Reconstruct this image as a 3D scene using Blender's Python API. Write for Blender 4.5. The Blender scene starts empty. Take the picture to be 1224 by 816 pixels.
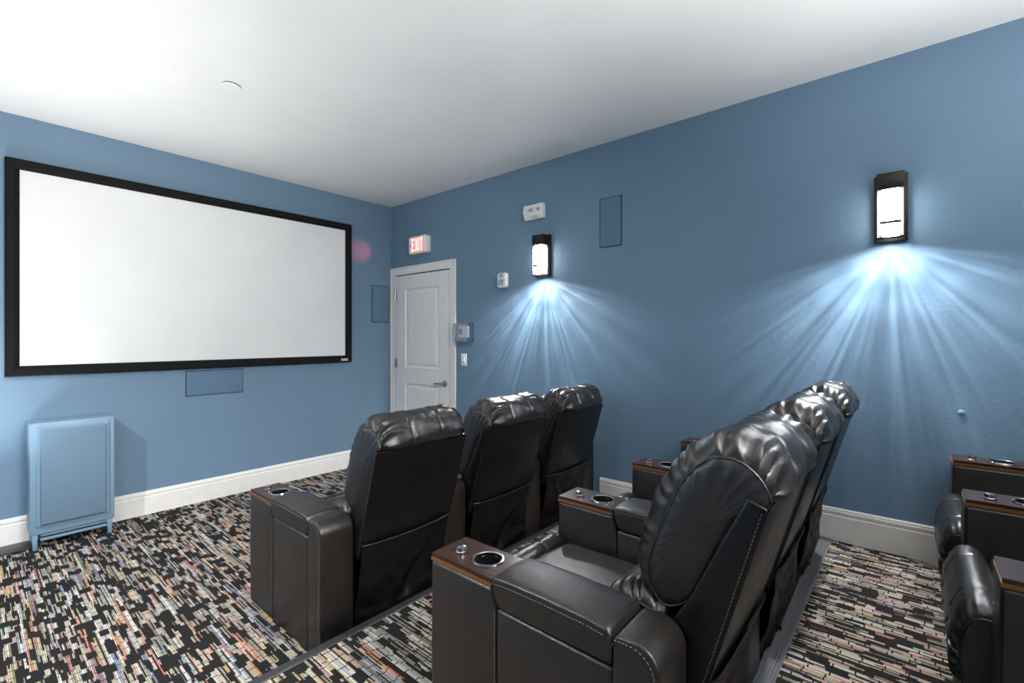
import bpy, bmesh, math, random
from mathutils import Vector, Matrix, noise as mnoise

random.seed(7)
PI = math.pi
scene = bpy.context.scene
COL = scene.collection

# ------------------------------------------------------------------ materials
def srgb(r, g, b):
    def c(v):
        v /= 255.0
        return v / 12.92 if v <= 0.04045 else ((v + 0.055) / 1.055) ** 2.4
    return (c(r), c(g), c(b), 1.0)

class NT:
    """small helper round a node tree"""
    def __init__(self, name):
        self.m = bpy.data.materials.new(name)
        self.m.use_nodes = True
        self.t = self.m.node_tree
        self.b = self.t.nodes.get('Principled BSDF')
        self.out = self.t.nodes.get('Material Output')
    def n(self, kind, **kw):
        nd = self.t.nodes.new(kind)
        for k, v in kw.items():
            setattr(nd, k, v)
        return nd
    def l(self, a, b):
        self.t.links.new(a, b)
    def put(self, sock, v):
        if hasattr(v, 'is_output'):
            self.l(v, sock)
        else:
            sock.default_value = v
    def math(self, op, a, b=None, c=None, clamp=False):
        nd = self.n('ShaderNodeMath', operation=op, use_clamp=clamp)
        self.put(nd.inputs[0], a)
        if b is not None: self.put(nd.inputs[1], b)
        if c is not None: self.put(nd.inputs[2], c)
        return nd.outputs[0]
    def xyz(self, kind='Object'):
        tc = self.n('ShaderNodeTexCoord')
        sp = self.n('ShaderNodeSeparateXYZ')
        self.l(tc.outputs[kind], sp.inputs[0])
        return tc.outputs[kind], sp.outputs[0], sp.outputs[1], sp.outputs[2]
    def white(self, a, b=None):
        if b is None:
            nd = self.n('ShaderNodeTexWhiteNoise', noise_dimensions='1D')
            self.put(nd.inputs['W'], a)
        else:
            nd = self.n('ShaderNodeTexWhiteNoise', noise_dimensions='2D')
            cb = self.n('ShaderNodeCombineXYZ')
            self.put(cb.inputs[0], a); self.put(cb.inputs[1], b)
            self.l(cb.outputs[0], nd.inputs['Vector'])
        return nd.outputs['Value']
    def noise(self, vec, scale, detail=3, rough=0.5, distort=0.0):
        nd = self.n('ShaderNodeTexNoise')
        if vec is not None: self.l(vec, nd.inputs['Vector'])
        nd.inputs['Scale'].default_value = scale
        nd.inputs['Detail'].default_value = detail
        nd.inputs['Roughness'].default_value = rough
        nd.inputs['Distortion'].default_value = distort
        return nd.outputs['Fac']
    def ramp(self, fac, stops, interp='LINEAR'):
        nd = self.n('ShaderNodeValToRGB')
        cr = nd.color_ramp
        cr.interpolation = interp
        while len(cr.elements) < len(stops):
            cr.elements.new(0.5)
        for e, (p, c) in zip(cr.elements, stops):
            e.position = p; e.color = c
        self.l(fac, nd.inputs[0])
        return nd.outputs[0]
    def mix(self, fac, a, b, blend='MIX'):
        nd = self.n('ShaderNodeMix', data_type='RGBA', blend_type=blend)
        self.put(nd.inputs[0], fac)
        self.put(nd.inputs[6], a); self.put(nd.inputs[7], b)
        return nd.outputs[2]
    def bump(self, h, strength, dist=0.01):
        nd = self.n('ShaderNodeBump')
        nd.inputs['Strength'].default_value = strength
        nd.inputs['Distance'].default_value = dist
        self.l(h, nd.inputs['Height'])
        self.l(nd.outputs[0], self.b.inputs['Normal'])
    def set(self, **kw):
        names = dict(color='Base Color', rough='Roughness', metal='Metallic', spec='Specular IOR Level',
                     coat='Coat Weight', coat_rough='Coat Roughness', emit='Emission Color', estr='Emission Strength')
        for k, v in kw.items():
            self.put(self.b.inputs[names[k]], v)

def plain(name, col, rough=0.5, metal=0.0, spec=0.5, nscale=60, nbump=0.0):
    k = NT(name)
    vec, *_ = k.xyz()
    nz = k.noise(vec, nscale, 3)
    c2 = tuple(v * 0.93 for v in col[:3]) + (1,)
    k.set(color=k.ramp(nz, [(0.3, c2), (0.7, col)]), rough=rough, metal=metal, spec=spec)
    if nbump: k.bump(nz, nbump, 0.002)
    return k.m

def emitter(name, col, strength):
    k = NT(name)
    k.set(color=(0.8, 0.8, 0.8, 1), emit=col, estr=strength)
    return k.m

def wall_mat(name, col, bump=0.25):
    k = NT(name)
    vec, *_ = k.xyz()
    big = k.noise(vec, 1.6, 3)
    c2 = tuple(v * 0.93 for v in col[:3]) + (1,)
    k.set(color=k.ramp(big, [(0.3, c2), (0.7, col)]), rough=0.5, spec=0.35)
    fine = k.noise(vec, 55, 4, 0.6)
    k.bump(fine, bump, 0.004)
    return k.m

M = {}
M['blue_wall'] = wall_mat('blue_wall_paint', srgb(105, 131, 153), 0.18)
M['ceiling'] = wall_mat('ceiling_white_paint', (0.80, 0.80, 0.785, 1), 0.12)
M['trim_white'] = plain('white_trim_paint', (0.82, 0.79, 0.75, 1), 0.35, nscale=20)
M['door_white'] = plain('white_door_paint', (0.80, 0.775, 0.75, 1), 0.4, nscale=20)
M['blue_box'] = plain('blue_cabinet_paint', srgb(114, 142, 164), 0.42, nscale=12)
M['blue_grille'] = plain('blue_grille_cloth', srgb(98, 122, 141), 0.8, nscale=500, nbump=0.25)
M['blue_flush'] = plain('blue_flush_speaker_paint', srgb(94, 120, 143), 0.75, spec=0.2, nscale=400, nbump=0.2)
M['black_metal'] = plain('dark_bronze_metal', (0.018, 0.016, 0.015, 1), 0.35, 0.6)
M['black_felt'] = plain('black_felt_frame', (0.004, 0.004, 0.0045, 1), 0.75, spec=0.2, nscale=300)
M['screen_white'] = plain('projection_screen_white', (0.73, 0.725, 0.715, 1), 0.7, spec=0.15, nscale=2)
M['badge'] = plain('white_badge', (0.75, 0.75, 0.75, 1), 0.4)
M['ink'] = plain('dark_ink', (0.02, 0.02, 0.022, 1), 0.5)
M['chrome'] = plain('polished_chrome', (0.50, 0.49, 0.48, 1), 0.16, 1.0)
M['nickel'] = plain('satin_nickel', (0.42, 0.40, 0.38, 1), 0.28, 1.0)
M['cup_black'] = plain('cup_black_plastic', (0.006, 0.006, 0.006, 1), 0.25)
M['plastic'] = plain('white_plastic', (0.78, 0.78, 0.76, 1), 0.35, nscale=15)
M['grey_lcd'] = plain('grey_lcd', (0.10, 0.11, 0.11, 1), 0.25)
M['base_black'] = plain('black_base_cloth', (0.008, 0.008, 0.008, 1), 0.8, spec=0.2)
M['rubber'] = plain('black_rubber_nosing', (0.030, 0.030, 0.032, 1), 0.45, nscale=120, nbump=0.1)
M['rubber_grey'] = plain('grey_ribbed_nosing', (0.12, 0.12, 0.13, 1), 0.35, nscale=120, nbump=0.1)
M['dark_groove'] = plain('dark_groove', (0.01, 0.012, 0.015, 1), 0.8)
M['exit_face'] = emitter('exit_face_translucent', (1.0, 0.07, 0.08, 1), 0.20)
M['exit_red'] = emitter('exit_letters_lit_red', (1.0, 0.22, 0.17, 1), 2.3)
M['sconce_glow'] = emitter('sconce_lit_diffuser', (1.0, 0.985, 0.96, 1), 46.0)
M['stitch'] = plain('grey_stitch_thread', (0.16, 0.15, 0.145, 1), 0.6)
M['edge_amber'] = plain('amber_wood_edge', srgb(112, 72, 34), 0.3, nscale=40)

def leather(name, col, rough, wr, wd=0.012, grain=0.07, spec=0.7):
    k = NT(name)
    vec, *_ = k.xyz()
    mott = k.noise(vec, 9, 4, 0.6)
    c2 = tuple(v * 0.7 for v in col[:3]) + (1,)
    k.set(color=k.ramp(mott, [(0.3, c2), (0.75, col)]), spec=spec)
    rr = k.math('MULTIPLY_ADD', k.noise(vec, 24, 3), 0.22, rough - 0.11)
    k.set(rough=rr)
    vor = k.n('ShaderNodeTexVoronoi', feature='DISTANCE_TO_EDGE')
    k.l(vec, vor.inputs['Vector']); vor.inputs['Scale'].default_value = 260
    g = k.math('MULTIPLY', k.math('MINIMUM', vor.outputs[0], 0.25), grain)
    w = k.math('MULTIPLY', k.noise(vec, 11, 3, 0.45, 0.6), wr)
    k.bump(k.math('ADD', g, w), 0.9, wd)
    return k.m
M['leather'] = leather('black_leather', (0.0155, 0.0125, 0.0108, 1), 0.34, 0.10, spec=.6)
M['leather_soft'] = leather('black_leather_cushion', (0.0165, 0.0138, 0.0124, 1), 0.32, 0.18, spec=.65)
M['leather_seat_lit'] = leather('black_leather_seat_lit', (0.034, 0.0315, 0.029, 1), 0.42, 0.08, spec=.85)  # lighter base colour stands in for light falling on the upward seat
M['flap'] = leather('black_vinyl_flap', (0.010, 0.0086, 0.0078, 1), 0.36, 0.0, grain=0.0, spec=.65)
M['vinyl'] = leather('black_vinyl_back', (0.0060, 0.0052, 0.0048, 1), 0.33, 0.05, grain=0.02, spec=0.4)

def wood_mat():
    k = NT('dark_walnut')
    vec, x, y, z = k.xyz()
    mp = k.n('ShaderNodeMapping'); k.l(vec, mp.inputs[0]); mp.inputs['Scale'].default_value = (40, 5, 40)
    nz = k.noise(mp.outputs[0], 2.2, 5, 0.6, 1.2)
    k.set(color=k.ramp(nz, [(0.3, srgb(28, 17, 13)), (0.55, srgb(50, 30, 22)), (0.75, srgb(78, 48, 33))]), rough=0.27, spec=0.4)
    k.bump(nz, 0.06, 0.002)
    return k.m
M['wood'] = wood_mat()

def carpet_mat():
    k = NT('multicolour_striped_carpet')
    vec, x, y, z = k.xyz()
    F = lambda a: k.math('FLOOR', a)
    li = F(k.math('DIVIDE', x, 0.0065))
    h1 = k.white(li)
    seg = F(k.math('MULTIPLY_ADD', y, 2.3, k.math('MULTIPLY', h1, 9.0)))
    hc = k.white(li, seg)
    # drifting tint, so neighbouring yarns often share a family of colour
    li3 = F(k.math('DIVIDE', x, 0.03))
    seg3 = F(k.math('MULTIPLY_ADD', y, 5.0, k.math('MULTIPLY', k.white(li3), 9.0)))
    hc3 = k.white(li3, seg3)
    pal = k.ramp(hc, [(0.00, srgb(198, 190, 174)), (0.14, srgb(146, 140, 130)), (0.27, srgb(228, 224, 214)),
                      (0.40, srgb(188, 176, 150)), (0.52, srgb(204, 164, 146)), (0.58, srgb(142, 128, 134)),
                      (0.64, srgb(150, 168, 190)), (0.70, srgb(112, 107, 100)), (0.82, srgb(216, 106, 66)),
                      (0.86, srgb(188, 184, 122)), (0.90, srgb(186, 70, 84)), (0.93, srgb(226, 160, 86)), (0.96, srgb(88, 112, 160))], 'CONSTANT')
    pal3 = k.ramp(hc3, [(0.0, srgb(192, 184, 166)), (0.25, srgb(150, 144, 134)), (0.5, srgb(214, 208, 196)),
                        (0.68, srgb(192, 164, 148)), (0.76, srgb(148, 138, 146)), (0.83, srgb(160, 172, 190)), (0.91, srgb(184, 180, 136))], 'CONSTANT')
    yarn = k.mix(0.25, pal, pal3)
    # black blocks at two sizes
    def blocks(w, l, thr, ph):
        bx = F(k.math('DIVIDE', k.math('ADD', x, ph), w))
        by = k.math('MULTIPLY_ADD', y, 1.0 / l, k.math('MULTIPLY', k.white(k.math('ADD', bx, ph * 100)), 17.0))
        v = k.white(k.math('ADD', bx, ph * 77), F(by))
        return k.math('LESS_THAN', v, thr), k.math('FRACT', by)
    b1, f1 = blocks(0.0195, 0.062, 0.21, 0.0)
    b2, f2 = blocks(0.0325, 0.060, 0.15, 0.31)
    b3, f3 = blocks(0.0065, 0.110, 0.27, 0.77)
    gap = k.math('LESS_THAN', f1, 0.08)
    blk = k.math('MAXIMUM', k.math('MAXIMUM', b1, b2), k.math('MAXIMUM', b3, gap))
    groove = k.math('LESS_THAN', k.math('FRACT', k.math('DIVIDE', x, 0.0065)), 0.26)
    yarn = k.mix(k.math('MULTIPLY', groove, 0.75), yarn, (0.02, 0.019, 0.018, 1))
    fuzz = k.noise(vec, 900, 2)
    black = k.ramp(fuzz, [(0.35, (0.006, 0.006, 0.006, 1)), (0.75, (0.035, 0.033, 0.03, 1))])
    yarn = k.mix(k.math('MULTIPLY', fuzz, 0.35), yarn, (0.05, 0.05, 0.05, 1))
    c = k.mix(blk, yarn, black)
    k.set(color=c, rough=0.95, spec=0.1)
    hgt = k.math('SUBTRACT', k.math('MULTIPLY', fuzz, 0.5), k.math('ADD', k.math('MULTIPLY', groove, 0.4), k.math('MULTIPLY', blk, 0.4)))
    k.bump(hgt, 0.5, 0.004)
    return k.m
M['carpet'] = carpet_mat()

def clear_mat():
    k = NT('clear_acrylic')
    tr = k.n('ShaderNodeBsdfTransparent'); tr.inputs[0].default_value = (0.90, 0.93, 0.98, 1)
    gl = k.n('ShaderNodeBsdfGlossy'); gl.inputs['Roughness'].default_value = 0.05
    mx = k.n('ShaderNodeMixShader'); mx.inputs[0].default_value = 0.16
    k.l(tr.outputs[0], mx.inputs[1]); k.l(gl.outputs[0], mx.inputs[2]); k.l(mx.outputs[0], k.out.inputs[0])
    return k.m
M['clear'] = clear_mat()

def frost_mat():
    k = NT('frosted_glass')
    tr = k.n('ShaderNodeBsdfTranslucent'); tr.inputs[0].default_value = (.30, .29, .28, 1)
    df = k.n('ShaderNodeBsdfDiffuse'); df.inputs[0].default_value = (.30, .29, .28, 1)
    tp = k.n('ShaderNodeBsdfTransparent'); tp.inputs[0].default_value = (.95, .95, .95, 1)
    m1 = k.n('ShaderNodeMixShader'); m1.inputs[0].default_value = .5
    m2 = k.n('ShaderNodeMixShader'); m2.inputs[0].default_value = .55
    k.l(tr.outputs[0], m1.inputs[1]); k.l(df.outputs[0], m1.inputs[2])
    k.l(m1.outputs[0], m2.inputs[1]); k.l(tp.outputs[0], m2.inputs[2]); k.l(m2.outputs[0], k.out.inputs[0])
    return k.m
M['frost'] = frost_mat()

# ------------------------------------------------------------------ mesh helpers
def finish(bm, mats, name, parent=None, loc=None, smooth=38):
    bmesh.ops.recalc_face_normals(bm, faces=bm.faces)
    me = bpy.data.meshes.new(name)
    bm.to_mesh(me); bm.free()
    if not isinstance(mats, (list, tuple)): mats = [mats]
    for m in mats: me.materials.append(m)
    for p in me.polygons: p.use_smooth = True
    me.set_sharp_from_angle(angle=math.radians(smooth))
    o = bpy.data.objects.new(name, me)
    COL.objects.link(o)
    if parent: o.parent = parent
    if loc is not None: o.location = loc
    return o

def tag(o, label=None, cat=None, group=None, kind=None):
    if label: o['label'] = label
    if cat: o['category'] = cat
    if group: o['group'] = group
    if kind: o['kind'] = kind
    return o

def empty(name, loc, rz=0.0):
    o = bpy.data.objects.new(name, None)
    o.empty_display_size = 0.1
    COL.objects.link(o)
    o.location = loc; o.rotation_euler = (0, 0, rz)
    return o

def copy_tree(o, parent=None):
    c = o.copy(); COL.objects.link(c)
    if parent: c.parent = parent
    for ch in list(o.children):
        copy_tree(ch, c)
    return c

def merge(bm, other, mi=0):
    for f in other.faces: f.material_index = mi
    me = bpy.data.meshes.new('tmp'); other.to_mesh(me); other.free()
    bm.from_mesh(me); bpy.data.meshes.remove(me)

def box(bm, x0, x1, y0, y1, z0, z1, bev=0.0, seg=2, mi=0):
    b = bmesh.new()
    bmesh.ops.create_cube(b, size=1.0)
    for v in b.verts:
        v.co = Vector((x0 + (v.co.x + .5) * (x1 - x0), y0 + (v.co.y + .5) * (y1 - y0), z0 + (v.co.z + .5) * (z1 - z0)))
    if bev > 0:
        bmesh.ops.bevel(b, geom=b.edges[:], offset=bev, segments=seg, profile=0.5, affect='EDGES')
    merge(bm, b, mi)

def prism(bm, pts, a0, a1, axis='x', bev=0.0, seg=3, mi=0):
    """pts: polygon in the two other axes (in x,y,z order), swept along axis"""
    b = bmesh.new()
    def P(p, a):
        return {'x': (a, p[0], p[1]), 'y': (p[0], a, p[1]), 'z': (p[0], p[1], a)}[axis]
    A = [b.verts.new(P(p, a0)) for p in pts]
    B = [b.verts.new(P(p, a1)) for p in pts]
    n = len(pts)
    b.faces.new(A); b.faces.new(B[::-1])
    for i in range(n):
        b.faces.new((A[i], B[i], B[(i + 1) % n], A[(i + 1) % n]))
    bmesh.ops.recalc_face_normals(b, faces=b.faces)
    if bev > 0:
        es = [e for e in b.edges if len(e.link_faces) == 2 and e.calc_face_angle(0) > math.radians(28)]
        bmesh.ops.bevel(b, geom=es, offset=bev, segments=seg, profile=0.5, affect='EDGES', clamp_overlap=True)
    merge(bm, b, mi)

def lathe(bm, prof, c, axis='z', n=40, mi=0, sign=1):
    """prof: list of (r, h) about an axis through c"""
    b = bmesh.new()
    rings = []
    for r, h in prof:
        ring = []
        for i in range(n):
            t = 2 * PI * i / n
            u, v = r * math.cos(t), r * math.sin(t)
            h2 = h * sign
            p = {'z': (u, v, h2), 'x': (h2, u, v), 'y': (u, h2, v)}[axis]
            ring.append(b.verts.new((c[0] + p[0], c[1] + p[1], c[2] + p[2])))
        rings.append(ring)
    for k in range(len(rings) - 1):
        for i in range(n):
            b.faces.new((rings[k][i], rings[k][(i + 1) % n], rings[k + 1][(i + 1) % n], rings[k + 1][i]))
    if prof[0][0] > 1e-5: b.faces.new(rings[0])
    if prof[-1][0] > 1e-5: b.faces.new(rings[-1][::-1])
    bmesh.ops.remove_doubles(b, verts=b.verts, dist=1e-6)
    merge(bm, b, mi)

def tube(bm, pts, r, n=6, mi=0, closed=False):
    b = bmesh.new()
    pts = [Vector(p) for p in pts]
    m = len(pts)
    rings = []
    up = Vector((0.13, 0.21, 0.97))
    for i, p in enumerate(pts):
        if closed: d = pts[(i + 1) % m] - pts[i - 1]
        else: d = pts[min(i + 1, m - 1)] - pts[max(i - 1, 0)]
        d.normalize()
        s = d.cross(up)
        if s.length < 0.05: s = d.cross(Vector((1, 0, 0)))
        s.normalize(); t = s.cross(d)
        rings.append([b.verts.new(p + r * (math.cos(2 * PI * k / n) * s + math.sin(2 * PI * k / n) * t)) for k in range(n)])
    for i in range(m if closed else m - 1):
        A, B = rings[i], rings[(i + 1) % m]
        for k in range(n):
            b.faces.new((A[k], A[(k + 1) % n], B[(k + 1) % n], B[k]))
    if not closed:
        b.faces.new(rings[0][::-1]); b.faces.new(rings[-1])
    merge(bm, b, mi)

def dashes(bm, pts, step=0.008, duty=0.6, r=0.0011, mi=0):
    """a row of stitches along a polyline"""
    pts = [Vector(p) for p in pts]
    carry = 0.0
    for a, b_ in zip(pts[:-1], pts[1:]):
        L = (b_ - a).length
        if L < 1e-6: continue
        s = carry
        while s + step * duty < L:
            tube(bm, [a.lerp(b_, s / L), a.lerp(b_, (s + step * duty) / L)], r, 4, mi)
            s += step
        carry = max(0.0, s - L)

def spline(pts, n, closed=True):
    """Catmull-Rom resample to n points, evenly by length"""
    pts = [Vector(p) for p in pts]
    m = len(pts); dense = []
    for i in range(m if closed else m - 1):
        if closed: p0, p1, p2, p3 = pts[i - 1], pts[i], pts[(i + 1) % m], pts[(i + 2) % m]
        else: p0, p1, p2, p3 = pts[max(i - 1, 0)], pts[i], pts[i + 1], pts[min(i + 2, m - 1)]
        for k in range(16):
            t = k / 16
            dense.append(0.5 * ((2 * p1) + (p2 - p0) * t + (2 * p0 - 5 * p1 + 4 * p2 - p3) * t * t + (3 * p1 - p0 - 3 * p2 + p3) * t ** 3))
    if not closed: dense.append(pts[-1])
    L = [0.0]
    seq = dense + ([dense[0]] if closed else [])
    for a, b in zip(seq[:-1], seq[1:]): L.append(L[-1] + (b - a).length)
    out = []; j = 0
    for i in range(n):
        s = L[-1] * i / (n if closed else n - 1)
        while j < len(L) - 2 and L[j + 1] < s: j += 1
        f = (s - L[j]) / max(L[j + 1] - L[j], 1e-9)
        out.append(seq[j].lerp(seq[j + 1], f))
    return out

# ------------------------------------------------------------------ the room
XR, XL = 0.0, -3.47          # right and left wall faces
YF, YB = 0.0, -6.1           # front (screen) and back wall faces
ZC = 2.795
T1, T2 = 0.12, 0.235         # heights of the two raised tiers
Y1, Y2 = -2.655, -4.045      # their front edges

def structure(name, bm, mat, smooth=30):
    o = finish(bm, mat, name, smooth=smooth)
    o['kind'] = 'structure'
    return o

bm = bmesh.new(); prism(bm, [(YF + .12, -0.3), (YF + .12, 0), (Y1, 0), (Y1, T1), (Y2, T1), (Y2, T2), (YB - .12, T2), (YB - .12, -0.3)], XL - .12, XR + .12)
structure('floor', bm, M['carpet'])
bm = bmesh.new(); box(bm, XL - .12, XR + .12, YB - .12, YF + .12, ZC, ZC + .12)
structure('ceiling', bm, M['ceiling'])
bm = bmesh.new(); box(bm, XL - .12, XR + .12, YF, YF + .12, -.3, ZC)
structure('wall_front', bm, M['blue_wall'])
bm = bmesh.new(); box(bm, XR, XR + .12, YB - .12, YF, -.3, ZC)
structure('wall_right', bm, M['blue_wall'])
bm = bmesh.new(); box(bm, XL - .12, XL, YB - .12, YF, -.3, ZC)
structure('wall_left', bm, M['blue_wall'])
bm = bmesh.new(); box(bm, XL, XR, YB - .12, YB, -.3, ZC)
structure('wall_back', bm, M['blue_wall'])

def base_prof(z0, h=0.176):      # (distance from wall, z)
    return [(0, z0), (.017, z0), (.017, z0 + h - .042), (.0145, z0 + h - .038), (.0145, z0 + h - .032), (.017, z0 + h - .027),
            (.017, z0 + h - .016), (.011, z0 + h - .013), (.011, z0 + h - .006), (.006, z0 + h), (0, z0 + h)]
bm = bmesh.new(); prism(bm, [(YF - d, z) for d, z in base_prof(0)], XL, XR, 'x')
structure('baseboard_front', bm, M['trim_white'], 20)
bm = bmesh.new()
for z0, a, b_ in ((0, Y1, -1.07), (T1, Y2, Y1), (T2, YB, Y2)):
    prism(bm, [(XR - d, z) for d, z in base_prof(z0)], a, b_, 'y')
structure('baseboard_right', bm, M['trim_white'], 20)
bm = bmesh.new()
for z0, a, b_ in ((0, Y1, YF), (T1, Y2, Y1), (T2, YB, Y2)):
    prism(bm, [(XL + d, z) for d, z in base_prof(z0)], a, b_, 'y')
structure('baseboard_left', bm, M['trim_white'], 20)
bm = bmesh.new(); prism(bm, [(YB + d, z) for d, z in base_prof(T2)], XL, XR, 'x')
structure('baseboard_back', bm, M['trim_white'], 20)

# stair nosings on the two tier edges
bm = bmesh.new()
prism(bm, [(Y1 + .006, T1 - .035), (Y1 + .006, T1 + .005), (Y1 - .030, T1 + .005), (Y1 - .034, T1), (Y1, T1), (Y1, T1 - .035)], XL + .018, XR - .018, 'x', 0.0015, 2)
structure('trim_1', bm, M['rubber'])
bm = bmesh.new()
pr = [(Y2 + .006, T2 - .04), (Y2 + .006, T2 + .003)]
for i in range(6):
    y = Y2 - .001 - i * .0095
    pr += [(y, T2 + .0035), (y - .001, T2 + .0075), (y - .0058, T2 + .0075), (y - .0068, T2 + .0035)]
pr += [(Y2 - .061, T2), (Y2, T2), (Y2, T2 - .04)]
prism(bm, pr, XL + .018, XR - .018, 'x')
structure('trim_2', bm, M['rubber_grey'], 20)

# ------------------------------------------------------------------ the door (on the right wall, by the corner)
door = empty('door_1', (XR, -.53, 0)); door['kind'] = 'structure'
bm = bmesh.new()
ya, yb, zt = -.012, -1.064, 2.105
cw = .082
prof = [(0, 0), (.020, 0), (.020, .012), (.014, .022), (.016, .060), (.011, cw), (0, cw)]   # (proud of wall, across)
# left jamb, right jamb, head as mitred sweeps
def frame_sweep(bm):
    b = bmesh.new()
    rows = []
    for d, w in prof:
        path = [(ya - w, 0), (ya - w, zt - w), (yb + w, zt - w), (yb + w, 0)]
        rows.append([b.verts.new((-d, y + .53, z)) for y, z in path])
    n = len(rows)
    for i in range(n):
        A, B = rows[i], rows[(i + 1) % n]
        for k in range(3):
            b.faces.new((A[k], A[k + 1], B[k + 1], B[k]))
    merge(bm, b)
frame_sweep(bm)
finish(bm, M['trim_white'], 'door_casing', door, smooth=20)
# slab: stiles, rails and two fielded panels
ys0, ys1, zs1 = -.105, -.975, 2.010
def Lp(y): return y + .53
bm = bmesh.new()
py0, py1 = -.272, -.822
for a, b_, z0, z1 in ((ys1, py1, .01, zs1), (py0, ys0, .01, zs1), (py1, py0, 1.862, zs1), (py1, py0, .852, 1.022), (py1, py0, .01, .24)):
    box(bm, -.0125, -.0015, Lp(a), Lp(b_), z0, z1)
for z0, z1 in ((1.022, 1.862), (.24, .852)):
    b = bmesh.new()
    steps = [(0, -.0125), (.014, -.0025), (.026, -.0025), (.048, -.0095)]
    rings = []
    for ins, x in steps:
        rings.append([b.verts.new((x, Lp(y), z)) for y, z in ((py1 + ins, z0 + ins), (py0 - ins, z0 + ins), (py0 - ins, z1 - ins), (py1 + ins, z1 - ins))])
    for r0, r1 in zip(rings[:-1], rings[1:]):
        for i in range(4): b.faces.new((r0[i], r0[(i + 1) % 4], r1[(i + 1) % 4], r1[i]))
    b.faces.new(rings[-1])
    merge(bm, b)
finish(bm, M['door_white'], 'door_slab', door, smooth=15)
bm = bmesh.new(); box(bm, -.0010, .001, Lp(yb + cw), Lp(ya - cw), .0, zt - cw)
finish(bm, M['dark_groove'], 'door_gap', door)
for zc in (1.81, 1.065, .28):
    bm = bmesh.new()
    lathe(bm, [(0, -.052), (.0075, -.052), (.0075, .052), (0, .052)], (-.0145, Lp(-.0995), zc), 'z', 14)
    box(bm, -.0145, -.0120, Lp(-.132), Lp(-.1), zc - .05, zc + .05, .001, 1)
    finish(bm, M['nickel'], 'hinge', door)
bm = bmesh.new()
hy, hz = Lp(-.917), .885
lathe(bm, [(0, .012), (.034, .012), (.034, .017), (.029, .021), (.012, .023), (.011, .055), (0, .058)], (0, hy, hz), 'x', 32, 0, -1)
pts = [(-.05, hy - .004, hz), (-.056, hy + .03, hz), (-.055, hy + .08, hz - .002), (-.050, hy + .118, hz - .004)]
tube(bm, spline(pts, 14, False), .0105, 10)
finish(bm, M['nickel'], 'door_handle', door)

# ------------------------------------------------------------------ projection screen
SX0, SX1, SZ0, SZ1 = -2.943, -.513, 1.094, 2.500
scr = empty('projection_screen', ((SX0 + SX1) / 2, YF, (SZ0 + SZ1) / 2))
tag(scr, 'wide white projection screen in a black felt frame on the front wall', 'screen')
ox, oz = -(SX0 + SX1) / 2, -(SZ0 + SZ1) / 2
fw = .066
bm = bmesh.new()
b = bmesh.new()
rows = []
for ins, y in [(0, -.004), (0, -.050), (.006, -.056), (.040, -.052), (fw, -.036), (fw, -.004)]:
    rows.append([b.verts.new((x + ox, y, z + oz)) for x, z in ((SX0 + ins, SZ0 + ins), (SX1 - ins, SZ0 + ins), (SX1 - ins, SZ1 - ins), (SX0 + ins, SZ1 - ins))])
for i in range(len(rows)):
    A, B = rows[i], rows[(i + 1) % len(rows)]
    for k in range(4): b.faces.new((A[k], A[(k + 1) % 4], B[(k + 1) % 4], B[k]))
merge(bm, b)
finish(bm, M['black_felt'], 'screen_frame', scr, smooth=20)
bm = bmesh.new(); box(bm, SX0 + fw - .004 + ox, SX1 - fw + .004 + ox, -.033, -.027, SZ0 + fw - .004 + oz, SZ1 - fw + .004 + oz)
finish(bm, M['screen_white'], 'screen_fabric', scr)
bm = bmesh.new()
bx0, bx1, bz0, bz1 = -.632, -.562, 1.108, 1.128
box(bm, bx0 + ox, bx1 + ox, -.0575, -.051, bz0 + oz, bz1 + oz, .001, 1, 0)
lathe(bm, [(0, .0005), (.0055, .0005), (.0055, .0012), (0, .0012)], (bx0 + .016 + ox, -.0575, (bz0 + bz1) / 2 + oz), 'y', 16, 1, -1)
prism(bm, [(bx0 + .016 + ox, bz0 + .0045 + oz), (bx0 + .028 + ox, bz0 + .010 + oz), (bx0 + .016 + ox, bz0 + .0155 + oz)], -.0587, -.0580, 'y', 0, 1, 1)
for i in range(4):
    box(bm, bx0 + .033 + i * .008 + ox, bx0 + .039 + i * .008 + ox, -.0585, -.0578, bz0 + .007 + oz, bz0 + .013 + oz, 0, 1, 2)
finish(bm, [M['badge'], M['ink'], M['grey_lcd']], 'badge', scr)

# ------------------------------------------------------------------ flush speakers painted like the walls
def flush_speaker(loc, w, h, rz, label):
    """face towards local -Y"""
    t = empty('flush_mount_speaker', loc, rz)
    tag(t, label, 'speaker', 'speakers set flush in the walls')
    bm = bmesh.new()
    box(bm, -w / 2, w / 2, -.008, .0, -h / 2, h / 2, .003, 2)
    finish(bm, M['dark_groove'], 'rim', t)
    bm = bmesh.new()
    box(bm, -w / 2 + .004, w / 2 - .004, -.0095, -.002, -h / 2 + .004, h / 2 - .004, .003, 2)
    finish(bm, M['blue_flush'], 'grille', t)
    return t
flush_speaker(((-1.953 - 1.531) / 2, YF, .972), .425, .205, 0, 'wide flat blue speaker grille set flush in the wall just under the screen')
flush_speaker((-.142, YF, 1.707), .213, .40, 0, 'upright blue speaker grille on the front wall between the screen and the door')
flush_speaker((XR, -2.741, 2.20), .18, .368, -PI / 2, 'upright blue speaker grille high on the right wall beside the smaller looking sconce')

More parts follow.
